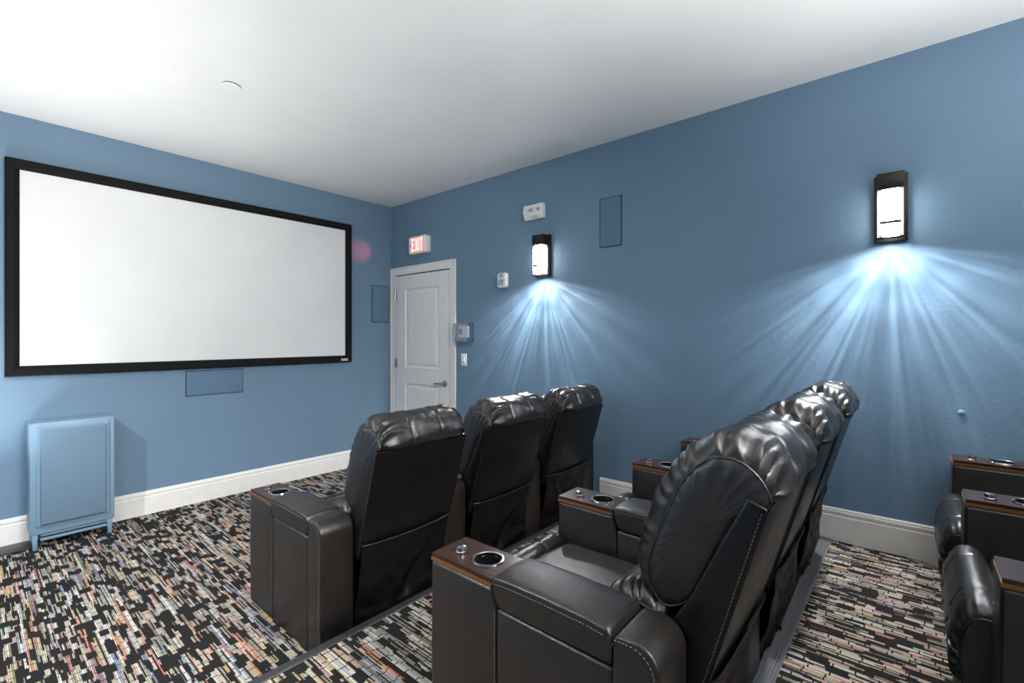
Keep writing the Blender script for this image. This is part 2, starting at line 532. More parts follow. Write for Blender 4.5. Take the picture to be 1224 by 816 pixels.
# ------------------------------------------------------------------ blue cabinet (floor speaker)
cx0, cx1, cyf, cyb, cz0, cz1 = -2.846, -2.434, -.242, -.024, .098, .802
cab = empty('speaker_cabinet', ((cx0 + cx1) / 2, (cyf + cyb) / 2, 0))
tag(cab, 'blue painted box speaker cabinet on short legs against the front wall', 'speaker cabinet')
co = Vector((-(cx0 + cx1) / 2, -(cyf + cyb) / 2, 0))
bm = bmesh.new()
box(bm, cx0, cx1, cyf, cyb, cz0, cz1, .006, 3)
# shallow step round the front
b = bmesh.new()
rows = []
for ins, y in [(.028, cyf + .001), (.028, cyf - .006), (.034, cyf - .012), (.050, cyf - .012), (.052, cyf + .001)]:
    zb = cz0 + .045
    rows.append([b.verts.new((x, y, z)) for x, z in ((cx0 + ins, zb + ins * .3), (cx1 - ins, zb + ins * .3), (cx1 - ins, cz1 - ins), (cx0 + ins, cz1 - ins))])
for i in range(len(rows)):
    A, B = rows[i], rows[(i + 1) % len(rows)]
    for k in range(4): b.faces.new((A[k], A[(k + 1) % 4], B[(k + 1) % 4], B[k]))
merge(bm, b)
o = finish(bm, M['blue_box'], 'cabinet_body', cab, co, smooth=25)
bm = bmesh.new()
box(bm, cx0 + .046, cx1 - .046, cyf - .026, cyf + .001, cz0 + .060, cz1 - .046, .009, 3)
g = finish(bm, M['blue_grille'], 'front_grille', cab, co)
for sx, sz in ((cx0 + .062, cz1 - .066), (cx1 - .062, cz1 - .066)):
    bm = bmesh.new()
    lathe(bm, [(0, .0255), (.004, .0255), (.003, .0275), (0, .028)], (sx, cyf, sz), 'y', 12, 0, -1)
    finish(bm, M['blue_box'], 'grille_pin', g)
for zz in (.078, .050):
    bm = bmesh.new()
    box(bm, cx0 + .05, cx1 - .03, cyf + .012, cyb - .01, zz, zz + .016, .003, 2)
    finish(bm, M['blue_box'], 'base_slat', cab, co)
bm = bmesh.new(); box(bm, cx0 + .06, cx1 - .04, cyf + .03, cyb - .02, .052, .10)
finish(bm, M['dark_groove'], 'plinth', cab, co)
for lx in (cx0 + .008, cx1 - .040):
    for ly in (cyf + .004, cyb - .036):
        bm = bmesh.new()
        prism(bm, [(lx + .006, 0), (lx + .026, 0), (lx + .030, .10), (lx, .10)], ly, ly + .030, 'y', .003, 2)
        finish(bm, M['blue_box'], 'leg', cab, co)

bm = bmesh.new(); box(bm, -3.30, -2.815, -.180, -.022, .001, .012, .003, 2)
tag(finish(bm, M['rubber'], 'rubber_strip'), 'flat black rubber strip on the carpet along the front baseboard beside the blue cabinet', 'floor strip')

# ------------------------------------------------------------------ recliners
P_, A_ = .67, .15            # seat pitch, arm width
XC = (P_ + A_) / 2
OFF = Vector((-XC, .36, 0))

def wood_plate(bm, x0, x1, y0, y1, z0, z1, hc, hr, mi=0):
    """plate with a round hole; sides get material 1"""
    b = bmesh.new()
    angs = sorted(set([2 * PI * i / 48 for i in range(48)] + [math.atan2(sy - hc[1], sx - hc[0]) % (2 * PI) for sx in (x0, x1) for sy in (y0, y1)]))
    def rim(a):
        dx, dy = math.cos(a), math.sin(a)
        t = 1e9
        if dx > 1e-9: t = min(t, (x1 - hc[0]) / dx)
        if dx < -1e-9: t = min(t, (x0 - hc[0]) / dx)
        if dy > 1e-9: t = min(t, (y1 - hc[1]) / dy)
        if dy < -1e-9: t = min(t, (y0 - hc[1]) / dy)
        return (hc[0] + t * dx, hc[1] + t * dy)
    loops = []
    for z in (z0, z1):
        loops.append(([b.verts.new((*rim(a), z)) for a in angs], [b.verts.new((hc[0] + hr * math.cos(a), hc[1] + hr * math.sin(a), z)) for a in angs]))
    n = len(angs)
    for i in range(n):
        j = (i + 1) % n
        (o0, i0), (o1, i1) = loops
        b.faces.new((o0[i], o0[j], i0[j], i0[i]))
        b.faces.new((o1[i], i1[i], i1[j], o1[j]))
        b.faces.new((o0[i], o1[i], o1[j], o0[j]))
        b.faces.new((i0[i], i0[j], i1[j], i1[i]))
    merge(bm, b, mi)

def arc(cy, cz, r, a0, a1, n=6):
    return [(cy + r * math.cos(math.radians(a0 + (a1 - a0) * i / n)), cz + r * math.sin(math.radians(a0 + (a1 - a0) * i / n))) for i in range(n + 1)]

CUP = (A_ / 2 + .004, -.165); CUPR = .0405

def make_arm(parent, x0):
    """armrest with its left outer face at x0; front plane y = 0"""
    bm = bmesh.new()
    prism(bm, [(0, .012), (.004, .30), (0, .552), (-.250, .552), (-.268, .505), (-.268, .012)], 0, A_, 'x', .011, 4)
    # cut the well of the cup holder
    me = bpy.data.meshes.new('front'); bmesh.ops.recalc_face_normals(bm, faces=bm.faces); bm.to_mesh(me); bm.free()
    fo = bpy.data.objects.new('front', me); COL.objects.link(fo)
    cb = bmesh.new(); lathe(cb, [(CUPR + .002, .47), (CUPR + .002, .60)], (CUP[0], CUP[1], 0), 'z', 40)
    bmesh.ops.recalc_face_normals(cb, faces=cb.faces)
    cm = bpy.data.meshes.new('cut'); cb.to_mesh(cm); cb.free()
    cobj = bpy.data.objects.new('cut', cm); COL.objects.link(cobj)
    md = fo.modifiers.new('b', 'BOOLEAN'); md.operation = 'DIFFERENCE'; md.object = cobj; md.solver = 'EXACT'
    dg = bpy.context.evaluated_depsgraph_get()
    me2 = bpy.data.meshes.new_from_object(fo.evaluated_get(dg))
    bm = bmesh.new(); bm.from_mesh(me2)
    for f in bm.faces: f.material_index = 0
    for ob in (fo, cobj): bpy.data.objects.remove(ob)
    prism(bm, [(-.266, .012), (-.266, .503), (-.614, .500), (-.614, .012)], 0.001, A_ - .001, 'x', .010, 4)
    prism(bm, [(-.612, .012), (-.612, .566), (-.622, .578)] + arc(-.664, .522, .058, 90, 180, 7) + [(-.722, .012)], 0, A_, 'x', .013, 4)
    # welt and stitching round the rear block, stitched seam on the front block
    for xs, si in ((-.0005, 1), (A_ + .0005, -1)):
        path = [(xs + si * .010, -.616, .545), (xs + si * .006, -.626, .5745)] + [(xs + si * .004, y, z) for y, z in arc(-.664, .522, .0545, 90, 180, 8)] + [(xs + si * .004, -.7185, .06)]
        tube(bm, path, .0024, 6, 0)
        dashes(bm, [(xs, y + .009, z - .008) for _, y, z in path], .009, .6, .0009, 1)
        dashes(bm, [(xs, -.262, .495), (xs, -.262, .03)], .009, .6, .0009, 1)
    arm = finish(bm, [M['leather'], M['stitch']], 'armrest', parent, OFF + Vector((x0, 0, 0)))
    # padded top
    b = bmesh.new()
    outl = [(-.251, .572), (-.258, .584), (-.30, .589), (-.43, .591), (-.55, .589), (-.600, .584), (-.611, .570), (-.611, .508), (-.30, .507), (-.272, .511), (-.258, .545)]
    prism(b, outl, -.003, A_ + .003, 'x', .012, 4)
    bmesh.ops.subdivide_edges(b, edges=[e for e in b.edges if abs(e.verts[0].co.x - e.verts[1].co.x) > .05], cuts=8)
    for v in b.verts:
        if v.co.z > .575:
            v.co.z += .007 * (1 - ((v.co.x - A_ / 2) / (A_ / 2 + .003)) ** 2)
    for xs, si in ((-.003, 1), (A_ + .003, -1)):
        top = [(xs + si * .0035, y, z - .0036) for y, z in [(-.266, .5855), (-.30, .589), (-.43, .591), (-.55, .589), (-.596, .5845)]]
        tube(b, spline(top, 16, False), .0030, 6, 0)
        side = [(xs - si * .0004, y, z - .0125) for _, y, z in top]
        dashes(b, side, .009, .6, .0009, 1)
        dashes(b, [(xs + si * .013, y, z + .0046) for _, y, z in top], .009, .6, .0009, 1)
    finish(b, [M['leather'], M['stitch']], 'armrest_pad', arm)
    bm = bmesh.new()
    wood_plate(bm, .003, A_ - .003, -.249, -.002, .563, .575, CUP, CUPR)
    wood_plate(bm, .001, A_ - .001, -.249, .000, .5525, .5632, CUP, CUPR, 1)
    w = finish(bm, [M['wood'], M['edge_amber']], 'console_top', arm, smooth=20)
    bm = bmesh.new()
    z0 = .575
    lathe(bm, [(.0395, z0 - .09), (.0395, z0 - .002), (.0400, z0 + .003), (.0425, z0 + .005), (.0470, z0 + .0045), (.0485, z0 + .001), (.0480, z0), (.0400, z0), (.0400, z0 - .09)], (CUP[0], CUP[1], 0), 'z', 48, 0)
    lathe(bm, [(0, z0 - .085), (.0392, z0 - .085), (.0392, z0 - .006), (.0386, z0 - .006), (.0386, z0 - .083), (0, z0 - .083)], (CUP[0], CUP[1], 0), 'z', 48, 1)
    finish(bm, [M['chrome'], M['cup_black']], 'cup_holder', arm)
    bm = bmesh.new()
    lathe(bm, [(0, z0), (.0165, z0), (.0175, z0 + .003), (.0150, z0 + .005), (.0155, z0 + .012), (.0140, z0 + .017), (.008, z0 + .019), (0, z0 + .0195)], (A_ / 2 - .012, -.066, 0), 'z', 28)
    finish(bm, M['chrome'], 'recline_button', arm)
    return arm

def sweep_cushion(bm, Cp, Sp, x0, x1, edge, ruff, kr, seams=(), wr=.003, cap=.012, N=120, seed=0, seam_d=.007):
    """closed cushion: centre section Cp, side-seam section Sp (lists of (y,z), same start and sense); ruff(t) = gather strength"""
    C = spline([(0, y, z) for y, z in Cp], N); S = spline([(0, y, z) for y, z in Sp], N)
    cen = sum(S, Vector()) / N
    xm = (x0 + x1) / 2
    xs = []
    k = 14
    for i in range(k + 1): xs.append(x0 + edge * (1 - math.cos(PI / 2 * i / k)))
    m = 34
    inner = [x0 + edge + (x1 - x0 - 2 * edge) * i / m for i in range(1, m)]
    for s in seams:
        inner += [s - .008, s - .004, s, s + .004, s + .008]
    xs += sorted(inner)
    for i in range(k, -1, -1): xs.append(x1 - edge * (1 - math.cos(PI / 2 * i / k)))
    random.seed(seed)
    ph = [random.uniform(-.9, .9) for _ in range(N)]
    b = bmesh.new()
    rings = []
    for x in xs:
        d = min(x - x0, x1 - x)
        g = math.sqrt(max(0.0, 1 - (1 - min(d / edge, 1)) ** 2))
        side = 1 if x < xm else 2
        ring = []
        for i in range(N):
            t = i / N
            p = S[i].lerp(C[i], g)
            n = (C[i] - cen).normalized()
            tw = ruff(t)
            q = t * kr + .35 * math.sin(t * 31 + side * 2.1) + .2 * math.sin(t * 67 + side)
            fold = math.sin(2 * PI * q)
            fade = math.exp(-max(0, d - edge * .35) / (edge * .75)) * min(1.0, d / (edge * .04) + .25)
            dis = tw * .0070 * (abs(fold) ** .8 * (1 if fold > 0 else -1)) * fade
            v = Vector((x, p.y, p.z))
            nz = mnoise.noise(Vector((x * 9 + seed * 3.7, p.y * 16, p.z * 16)))
            nz2 = mnoise.noise(Vector((x * 26 + seed, p.y * 9 + 4, p.z * 9)))
            dis += (wr * nz + wr * .7 * nz2) * (.25 + .75 * g)
            for s in seams:
                dx = x - s
                dis -= seam_d * math.exp(-(dx / .007) ** 2)
                # pulls that run away from the seam
                dis += tw * .0035 * math.sin(t * 90 + s * 50) * math.exp(-(abs(dx) - .015) ** 2 / .0005)
            v += n * dis
            ring.append(b.verts.new(v))
        rings.append(ring)
    for A, B in zip(rings[:-1], rings[1:]):
        for i in range(N):
            b.faces.new((A[i], A[(i + 1) % N], B[(i + 1) % N], B[i]))
    # domed side panels
    for ring, x, sg in ((rings[0], x0, -1), (rings[-1], x1, 1)):
        prev = ring
        for f, h in ((.97, .35), (.88, .62), (.7, .85), (.45, .97), (.2, 1.0)):
            cur = []
            for i in range(N):
                p = cen.lerp(S[i], f)
                t = i / N
                pk = .0022 * ruff(t) * math.sin(2 * PI * (t * kr + .35 * math.sin(t * 31 + (1 if sg < 0 else 2) * 2.1))) * max(0, f - .4)
                cur.append(b.verts.new((x + sg * (cap * h + pk), p.y, p.z)))
            for i in range(N):
                b.faces.new((prev[i], prev[(i + 1) % N], cur[(i + 1) % N], cur[i]))
            prev = cur
        c = b.verts.new((x + sg * cap, cen.y, cen.z))
        for i in range(N): b.faces.new((prev[i], prev[(i + 1) % N], c))
    # piping round the side seams
    for x, sg in ((x0, -1), (x1, 1)):
        tube(b, [(x + sg * .001, p.y, p.z) for p in S], .0028, 6, 0, True)
    merge(bm, b)
    bm.normal_update()
    return C

def yz(u, v):      # back-frame coordinates: u up along the shell, v forward from its rear face
    return (-.757 - .28 * u + .96 * v, .42 + .96 * u + .28 * v)

def pillow(bm, x0, x1, y0, y1, z0, z1, r, crown, nx=28, ny=28, seed=0, wr=.002):
    b = bmesh.new()
    bmesh.ops.create_cube(b, size=2.0)
    bmesh.ops.subdivide_edges(b, edges=b.edges[:], cuts=24, use_grid_fill=True)
    hx, hy, hz = (x1 - x0) / 2, (y1 - y0) / 2, (z1 - z0) / 2
    for v in b.verts:
        p = Vector((v.co.x * hx, v.co.y * hy, v.co.z * hz))
        q = Vector((max(-hx + r, min(hx - r, p.x)), max(-hy + r, min(hy - r, p.y)), max(-hz + r, min(hz - r, p.z))))
        d = p - q
        if d.length > 1e-9:
            d = d.normalized() * r
        p = q + d
        if v.co.z > 0:
            p.z += crown * (1 - (p.x / hx) ** 2) * (1 - (p.y / hy) ** 2 * .6) * v.co.z
        p.z += wr * mnoise.noise(p * 12 + Vector((seed, 0, 0)))
        v.co = p + Vector(((x0 + x1) / 2, (y0 + y1) / 2, (z0 + z1) / 2))
    merge(bm, b)

SX_0, SX_1 = A_ + .004, P_ - .004           # between the arms
PX_0, PX_1 = A_ + .006, P_ - .006           # back shell

def make_recliner(left_arm):
    t = empty('recliner', (0, 0, 0))
    tag(t, 'x', 'recliner', 'black leather cinema recliners in three rows')
    if left_arm: make_arm(t, 0)
    make_arm(t, P_)
    # hidden undercarriage box
    bm = bmesh.new(); box(bm, A_ + .004, P_ - .004, -.67, -.06, .03, .27, .006, 2)
    finish(bm, M['base_black'], 'seat_base', t, OFF)
    # seat cushion
    bm = bmesh.new()
    pillow(bm, SX_0, SX_1, -.575, -.050, .22, .412, .040, .030, seed=3)
    b = bmesh.new()
    finish(bm, M['leather_seat_lit'], 'seat_cushion', t, OFF); b.free()
    # footrest roll in front
    bm = bmesh.new()
    Cp = [(-.050, .395), (-.030, .428), (.005, .432), (.036, .405), (.056, .345), (.060, .27), (.050, .18), (.030, .115), (-.005, .085), (-.045, .10), (-.065, .20), (-.062, .31)]
    Sp = [(-.046, .375), (-.026, .395), (.000, .398), (.022, .378), (.036, .335), (.040, .27), (.032, .19), (.016, .138), (-.008, .112), (-.040, .122), (-.056, .20), (-.055, .30)]
    sweep_cushion(bm, Cp, Sp, SX_0 + .003, SX_1 - .003, .060, lambda u: 1.0 if .2 < u < .72 else .35, 26, seams=(SX_0 + .13, SX_1 - .13), wr=.0018, cap=.004, N=110, seed=11, seam_d=.004)
    finish(bm, M['leather_soft'], 'footrest', t, OFF, smooth=60)
    # back shell
    bm = bmesh.new()
    prism(bm, [yz(-.035, 0), yz(.468, 0), yz(.472, .045), yz(.20, .090), yz(.08, .120), yz(-.035, .12)], PX_0, PX_1, 'x', .006, 3)
    for xx in (PX_0, PX_1):
        tube(bm, [(xx, *yz(-.03, .001)), (xx, *yz(.466, .001)), (xx, *yz(.470, .044))], .0024, 6)
    tube(bm, [(PX_0 + .002, *yz(.469, -.001)), ((PX_0 + PX_1) / 2, *yz(.471, -.002)), (PX_1 - .002, *yz(.469, -.001))], .0026, 6)
    for xx in (PX_0 + .0002, PX_1 - .0002):
        dashes(bm, [(xx, *yz(0, .010)), (xx, *yz(.46, .010))], .010, .6, .0009, 1)
    finish(bm, [M['vinyl'], M['stitch']], 'back_panel', t, OFF)
    # big back pillow rolling over the top of the shell
    bm = bmesh.new()
    Cp = [(.118, .150), (.125, .205), (.165, .244), (.25, .258), (.37, .252), (.465, .228), (.538, .182), (.580, .130), (.588, .078), (.566, .026), (.522, -.010), (.480, -.016), (.474, .015), (.475, .040), (.33, .068), (.19, .088)]
    Sp = [(.135, .135), (.150, .175), (.192, .198), (.25, .203), (.335, .196), (.425, .184), (.482, .164), (.522, .132), (.537, .085), (.524, .042), (.500, .014), (.480, .002), (.479, .020), (.478, .042), (.33, .070), (.19, .090)]
    def rf(u):
        # gathers: strongest on the top corner, lighter down the front
        if u < .04 or u > .80: return .15
        if .36 < u < .70: return 1.25
        return .55
    sweep_cushion(bm, [yz(*p) for p in Cp], [yz(*p) for p in Sp], PX_0 + .016, PX_1 - .016, .072, rf, 26, seams=(PX_0 + .175, PX_1 - .175), wr=.0045, cap=.012, N=150, seed=5)
    finish(bm, M['leather_soft'], 'back_pillow', t, OFF, smooth=60)
    # lumbar roll between pillow and seat
    bm = bmesh.new()
    Cp = [(-.10, .13), (-.11, .22), (-.06, .278), (.02, .292), (.085, .278), (.128, .235), (.140, .19), (.125, .13), (.02, .122)]
    Sp = [(-.09, .13), (-.09, .20), (-.05, .238), (.015, .250), (.065, .240), (.098, .21), (.108, .175), (.100, .135), (.015, .126)]
    sweep_cushion(bm, [yz(*p) for p in Cp], [yz(*p) for p in Sp], SX_0 + .004, SX_1 - .004, .060, lambda u: 1.0 if .15 < u < .75 else .2, 17, wr=.003, cap=.004, N=100, seed=9)
    finish(bm, M['leather_soft'], 'lumbar_cushion', t, OFF, smooth=60)
    # loose vinyl flap closing the back down to the floor
    b = bmesh.new()
    nx, nz = 44, 44
    V = []
    for j in range(nz + 1):
        s = j / nz                       # 0 at the top
        z = .452 - s * .444
        y0 = -.776 + (.776 - .716) * min(1, s / .72) ** 1.1
        row = []
        for i in range(nx + 1):
            r = i / nx
            x = A_ + .010 + r * (P_ - A_ - .020)
            sag = .020 * math.sin(PI * r) * math.exp(-(s / .12) ** 2)
            fold = (.012 * mnoise.noise(Vector((r * 2.4 + s * 1.6, s * 2.6, 3.3))) + .008 * mnoise.noise(Vector((r * 5 - s * 3.5, s * 3.0, 7.7)))) * min(1, s / .18)
            fold += .010 * math.exp(-((r - (.12 + .55 * s)) / .05) ** 2) * math.sin(PI * min(1, s * 1.1))
            fold -= .009 * math.exp(-((r - (.92 - .62 * s)) / .06) ** 2) * math.sin(PI * min(1, s))
            fold += .011 * math.exp(-((s - .74 - .06 * math.sin(r * 5)) / .07) ** 2)
            side = .006 * math.exp(-(r / .05) ** 2) + .006 * math.exp(-((1 - r) / .05) ** 2)
            row.append(b.verts.new((x, y0 - max(-.016, min(.026, fold * 1.5)) + side, z - sag * .6)))
        V.append(row)
    for j in range(nz):
        for i in range(nx):
            b.faces.new((V[j][i], V[j][i + 1], V[j + 1][i + 1], V[j + 1][i]))
    bmesh.ops.solidify(b, geom=b.faces[:], thickness=.003)
    tube(b, [V_.co.copy() + Vector((0, -.0015, 0)) for V_ in V[0]], .0032, 6)
    finish(b, M['flap'], 'back_flap', t, OFF, smooth=60)
    return t

R_end = make_recliner(True)
R_mid = make_recliner(False)
rows_ = [
    (-2.17, -1.880, 0.0, ['black leather recliner at the open left end of the front row by the screen',
                         'black leather recliner in the middle of the front row of three',
                         'black leather recliner at the right end of the front row nearest the door']),
    (-2.195, -3.330, T1, ['black leather recliner with a full left armrest, largest and nearest seat of the middle row',
                          'black leather recliner in the middle of the second row behind the front three',
                          'black leather recliner at the far end of the second row against the right wall']),
    (-1.577, -4.578, T2, ['black leather recliner in the bottom right corner, partly cut off by the frame edge',
                         'black leather recliner of the back row beside the right wall below the large sconce']),
]
used = {}
for x0, yf, z, labels in rows_:
    for k, lb in enumerate(labels):
        src = R_end if k == 0 else R_mid
        o = src if src not in used else copy_tree(src)
        used[src] = 1
        f = 1.0
        o.location = (x0 + (k * P_ + XC) * f, yf - .36, z)
        o.scale = (1, 1, .98 if z == T2 else 1)      # the back row sits a touch lower
        if z == T2 and k == 0:                       # its outer arm stands a little further back
            [c for c in o.children if c.name.startswith('armrest')][0].location.y -= .020
        o['label'] = lb

# ------------------------------------------------------------------ sconces
SZ = 2.010     # middle height of a sconce
def make_sconce():
    """wall plane at local x = 0, room towards -x, z = 0 at its middle"""
    t = empty('wall_sconce', (0, 0, 0))
    tag(t, 'x', 'sconce', 'wall sconces')
    bm = bmesh.new(); box(bm, -.030, 0, -.068, .068, -.172, .172, .003, 2)
    finish(bm, M['black_metal'], 'backplate', t)
    bm = bmesh.new()
    box(bm, -.100, -.029, -.056, .056, .082, .165, .002, 2)       # solid top cap
    for y in (-.056, .051):                                       # corner posts
        box(bm, -.036, -.029, y, y + .005, -.165, .09, 0)
    for y in (-.056, .052):
        box(bm, -.100, -.096, y, y + .004, -.165, .09, 0)
    box(bm, -.100, -.092, -.056, .056, -.168, -.158, .001, 1)     # bottom frame bars
    box(bm, -.100, -.029, -.056, -.050, -.168, -.158, .001, 1)
    box(bm, -.100, -.029, .050, .056, -.168, -.158, .001, 1)
    finish(bm, M['black_metal'], 'lamp_frame', t)
    bm = bmesh.new()
    for y0, y1 in ((-.054, -.037), (.037, .054)):
        box(bm, -.099, -.096, y0, y1, -.158, .082)
    for y in (-.054, .052):
        box(bm, -.096, -.034, y, y + .002, -.158, .082)
    finish(bm, M['frost'], 'glass_panel', t)
    bm = bmesh.new(); box(bm, -.0925, -.040, -.034, .034, -.150, .082, .004, 2)
    finish(bm, M['sconce_glow'], 'diffuser', t)
    bm = bmesh.new(); box(bm, -.1030, -.0945, -.038, .038, -.092, -.078, 0)
    finish(bm, M['black_metal'], 'cross_bar', t)
    return t

def sconce_light_data(energy):
    """downward optic of a sconce: its own directional pattern, in the lamp's local frame (wall at local +x)"""
    L = bpy.data.lights.new('sconce_downlight', 'POINT')
    L.energy = energy
    L.shadow_soft_size = .012
    L.use_nodes = True
    nt = L.node_tree
    em = nt.nodes.get('Emission')
    class K(NT):
        def __init__(s): s.t = nt
    k = K()
    vec, dx, dy, dz = k.xyz('Normal')
    return L, k, em, dx, dy, dz

def build_sconce_light(sgn):
    L, k, em, dx, dy, dz = sconce_light_data(1.0)
    dx = k.math('MULTIPLY', dx, sgn); dy = k.math('MULTIPLY', dy, sgn); dz = k.math('MULTIPLY', dz, sgn)
    perp = k.math('SQRT', k.math('ADD', k.math('MULTIPLY', dy, dy), k.math('MULTIPLY', dz, dz)))
    down = k.math('MULTIPLY', dz, -1.0)
    phi = k.math('ARCTAN2', dy, down)
    h = .058
    # distance along the wall at which this ray would land
    r = k.math('MINIMUM', k.math('DIVIDE', h, k.math('MAXIMUM', k.math('DIVIDE', dx, k.math('MAXIMUM', perp, .01)), .02)), 2.2)
    # rays in azimuth
    def n1(v, sc, w):
        nd = k.n('ShaderNodeTexNoise', noise_dimensions='2D')
        cb = k.n('ShaderNodeCombineXYZ'); k.put(cb.inputs[0], k.math('MULTIPLY', v, sc)); k.put(cb.inputs[1], w)
        k.l(cb.outputs[0], nd.inputs['Vector']); nd.inputs['Scale'].default_value = 1.0; nd.inputs['Detail'].default_value = 2.0
        return nd.outputs['Fac']
    r1 = k.math('MULTIPLY_ADD', n1(phi, 5.5, 1.3), 1.5, .2)
    r2 = k.math('MULTIPLY_ADD', n1(phi, 30.0, k.math('MULTIPLY', r, 1.2)), 2.1, -.25)
    ring = k.math('MULTIPLY_ADD', k.math('SINE', k.math('MULTIPLY_ADD', r, 30.0, k.math('MULTIPLY', n1(phi, 3.0, 8.0), 7.0))), .26, 1.0)
    pat = k.math('MULTIPLY', k.math('MULTIPLY', k.math('MAXIMUM', r1, .25), k.math('MAXIMUM', r2, .35)), ring)
    rr = k.math('MULTIPLY_ADD', r, r, h * h)
    geo = k.math('DIVIDE', k.math('POWER', rr, 1.5), h)
    # wanted wall illuminance: bright at the mouth, gone at about 1.3 m
    fall = k.math('DIVIDE', 1.0, k.math('MULTIPLY_ADD', k.math('MULTIPLY', r, r), 2.2, .25))
    fade = k.math('SUBTRACT', 1.0, k.math('SMOOTH_MIN', 1.0, k.math('DIVIDE', r, 1.5), .2), clamp=True)
    wallI = k.math('MULTIPLY', k.math('MULTIPLY', geo, k.math('MULTIPLY', fall, fade)), pat)
    iswall = k.math('GREATER_THAN', dx, 0.0)
    below = k.math('MULTIPLY_ADD', down, 2.2, -.45, clamp=True)
    soft = k.math('MULTIPLY_ADD', r1, .35, .65)
    broad = k.math('MULTIPLY_ADD', down, 1.3, .05, clamp=True)
    room = k.math('MULTIPLY', k.math('MULTIPLY', soft, k.math('MULTIPLY', broad, ROOM)), k.math('SUBTRACT', 1.0, iswall))
    st = k.math('MULTIPLY', k.math('ADD', k.math('MULTIPLY', k.math('MULTIPLY', wallI, iswall), WALLI), room), below)
    k.l(st, em.inputs['Strength'])
    em.inputs['Color'].default_value = (0.97, 0.98, 1.0, 1)
    return L
WALLI, ROOM = 78.0, 120.0
sL = build_sconce_light(1.0)

sc0 = make_sconce()
spots = [
    (XR, -2.135, 0, 'dark bronze wall sconce on the right wall between the door and the speaker grille'),
    (XR, -4.357, 0, 'dark bronze wall sconce on the right wall above the back row, nearest the camera'),
    (XL, -1.25, PI, 'dark bronze wall sconce on the left wall near the screen'),
    (XL, -2.75, PI, 'dark bronze wall sconce on the left wall beside the front row'),
]
for i, (x, y, rz, lb) in enumerate(spots):
    o = sc0 if i == 0 else copy_tree(sc0)
    o.location = (x, y, SZ); o.rotation_euler = (0, 0, rz); o['label'] = lb
    lt = bpy.data.objects.new('sconce_downlight', sL)
    COL.objects.link(lt)
    lt.location = (x + (-.058 if rz == 0 else .058), y, SZ - .175)
    lt.rotation_euler = (0, 0, rz)

# ------------------------------------------------------------------ exit sign
ex = empty('exit_sign', (XR, -.545, 2.302))
tag(ex, 'white exit sign with lit red letters on the wall above the door', 'exit sign')
EW, EH, ED = .285, .180, .062
def rrect(w, h, r, n=5):
    out = []
    for cxs, czs, a0 in ((w / 2 - r, h / 2 - r, 0), (-w / 2 + r, h / 2 - r, 90), (-w / 2 + r, -h / 2 + r, 180), (w / 2 - r, -h / 2 + r, 270)):
        out += [(cxs + r * math.cos(math.radians(a0 + 90 * i / n)), czs + r * math.sin(math.radians(a0 + 90 * i / n))) for i in range(n + 1)]
    return out
bm = bmesh.new(); prism(bm, rrect(EW, EH, .022), -ED, 0, 'x', .004, 2)
finish(bm, M['plastic'], 'sign_body', ex)
bm = bmesh.new(); prism(bm, rrect(EW - .022, EH - .022, .014), -ED - .002, -ED + .004, 'x', .001, 1)
face = finish(bm, M['exit_face'], 'sign_face', ex)
def letter_polys():
    H, W, s = .128, .042, .0130
    def rect(y0, y1, z0, z1): return [(y0, z0), (y1, z0), (y1, z1), (y0, z1)]
    E_ = [rect(0, s, 0, H), rect(0, W, 0, s * 1.1), rect(0, W, H - s * 1.1, H), rect(0, W * .85, H / 2 - s * .5, H / 2 + s * .5)]
    X_ = [[(0, 0), (s * 1.15, 0), (W + .004, H), (W + .004 - s * 1.15, H)], [(W + .004 - s * 1.15, 0), (W + .004, 0), (s * 1.15, H), (0, H)]]
    I_ = [rect(0, s, 0, H)]
    T_ = [rect(0, W, H - s * 1.1, H), rect(W / 2 - s / 2, W / 2 + s / 2, 0, H)]
    return [('E', E_, .053), ('X', X_, .056), ('I', I_, .026), ('T', T_, .042)], H
lets, LH = letter_polys()
tot = sum(w for *_, w in lets)
bm = bmesh.new()
cur = tot / 2            # reader's left is +Y (the wall runs away from the camera to the left)
for ch, polys, adv in lets:
    for pl in polys:
        prism(bm, [(cur - p[0], p[1] - LH / 2) for p in pl], -ED - .0045, -ED - .001, 'x')
    cur -= adv
finish(bm, M['exit_red'], 'lettering', ex, smooth=10)
bm = bmesh.new()
for sg in (1,):
    y = sg * (tot / 2 + .018)
    prism(bm, [(y + sg * .016, 0), (y, .022), (y, .010), (y + sg * .006, 0), (y, -.010), (y, -.022)], -ED - .004, -ED - .001, 'x')
finish(bm, M['grey_lcd'], 'arrow_mark', ex, smooth=10)
# the sign's lamp leaks red light sideways on to the screen wall
rl = bpy.data.lights.new('exit_sign_lamp', 'SPOT'); rl.energy = 8.0; rl.color = (1.0, .08, .16); rl.spot_size = math.radians(36); rl.spot_blend = 1.0; rl.shadow_soft_size = .02
ro = bpy.data.objects.new('exit_sign_lamp', rl); COL.objects.link(ro)
ro.location = (-.072, -.375, 2.30)
dirv = Vector((-.395, 0, 2.26)) - ro.location
ro.rotation_euler = dirv.to_track_quat('-Z', 'Y').to_euler()

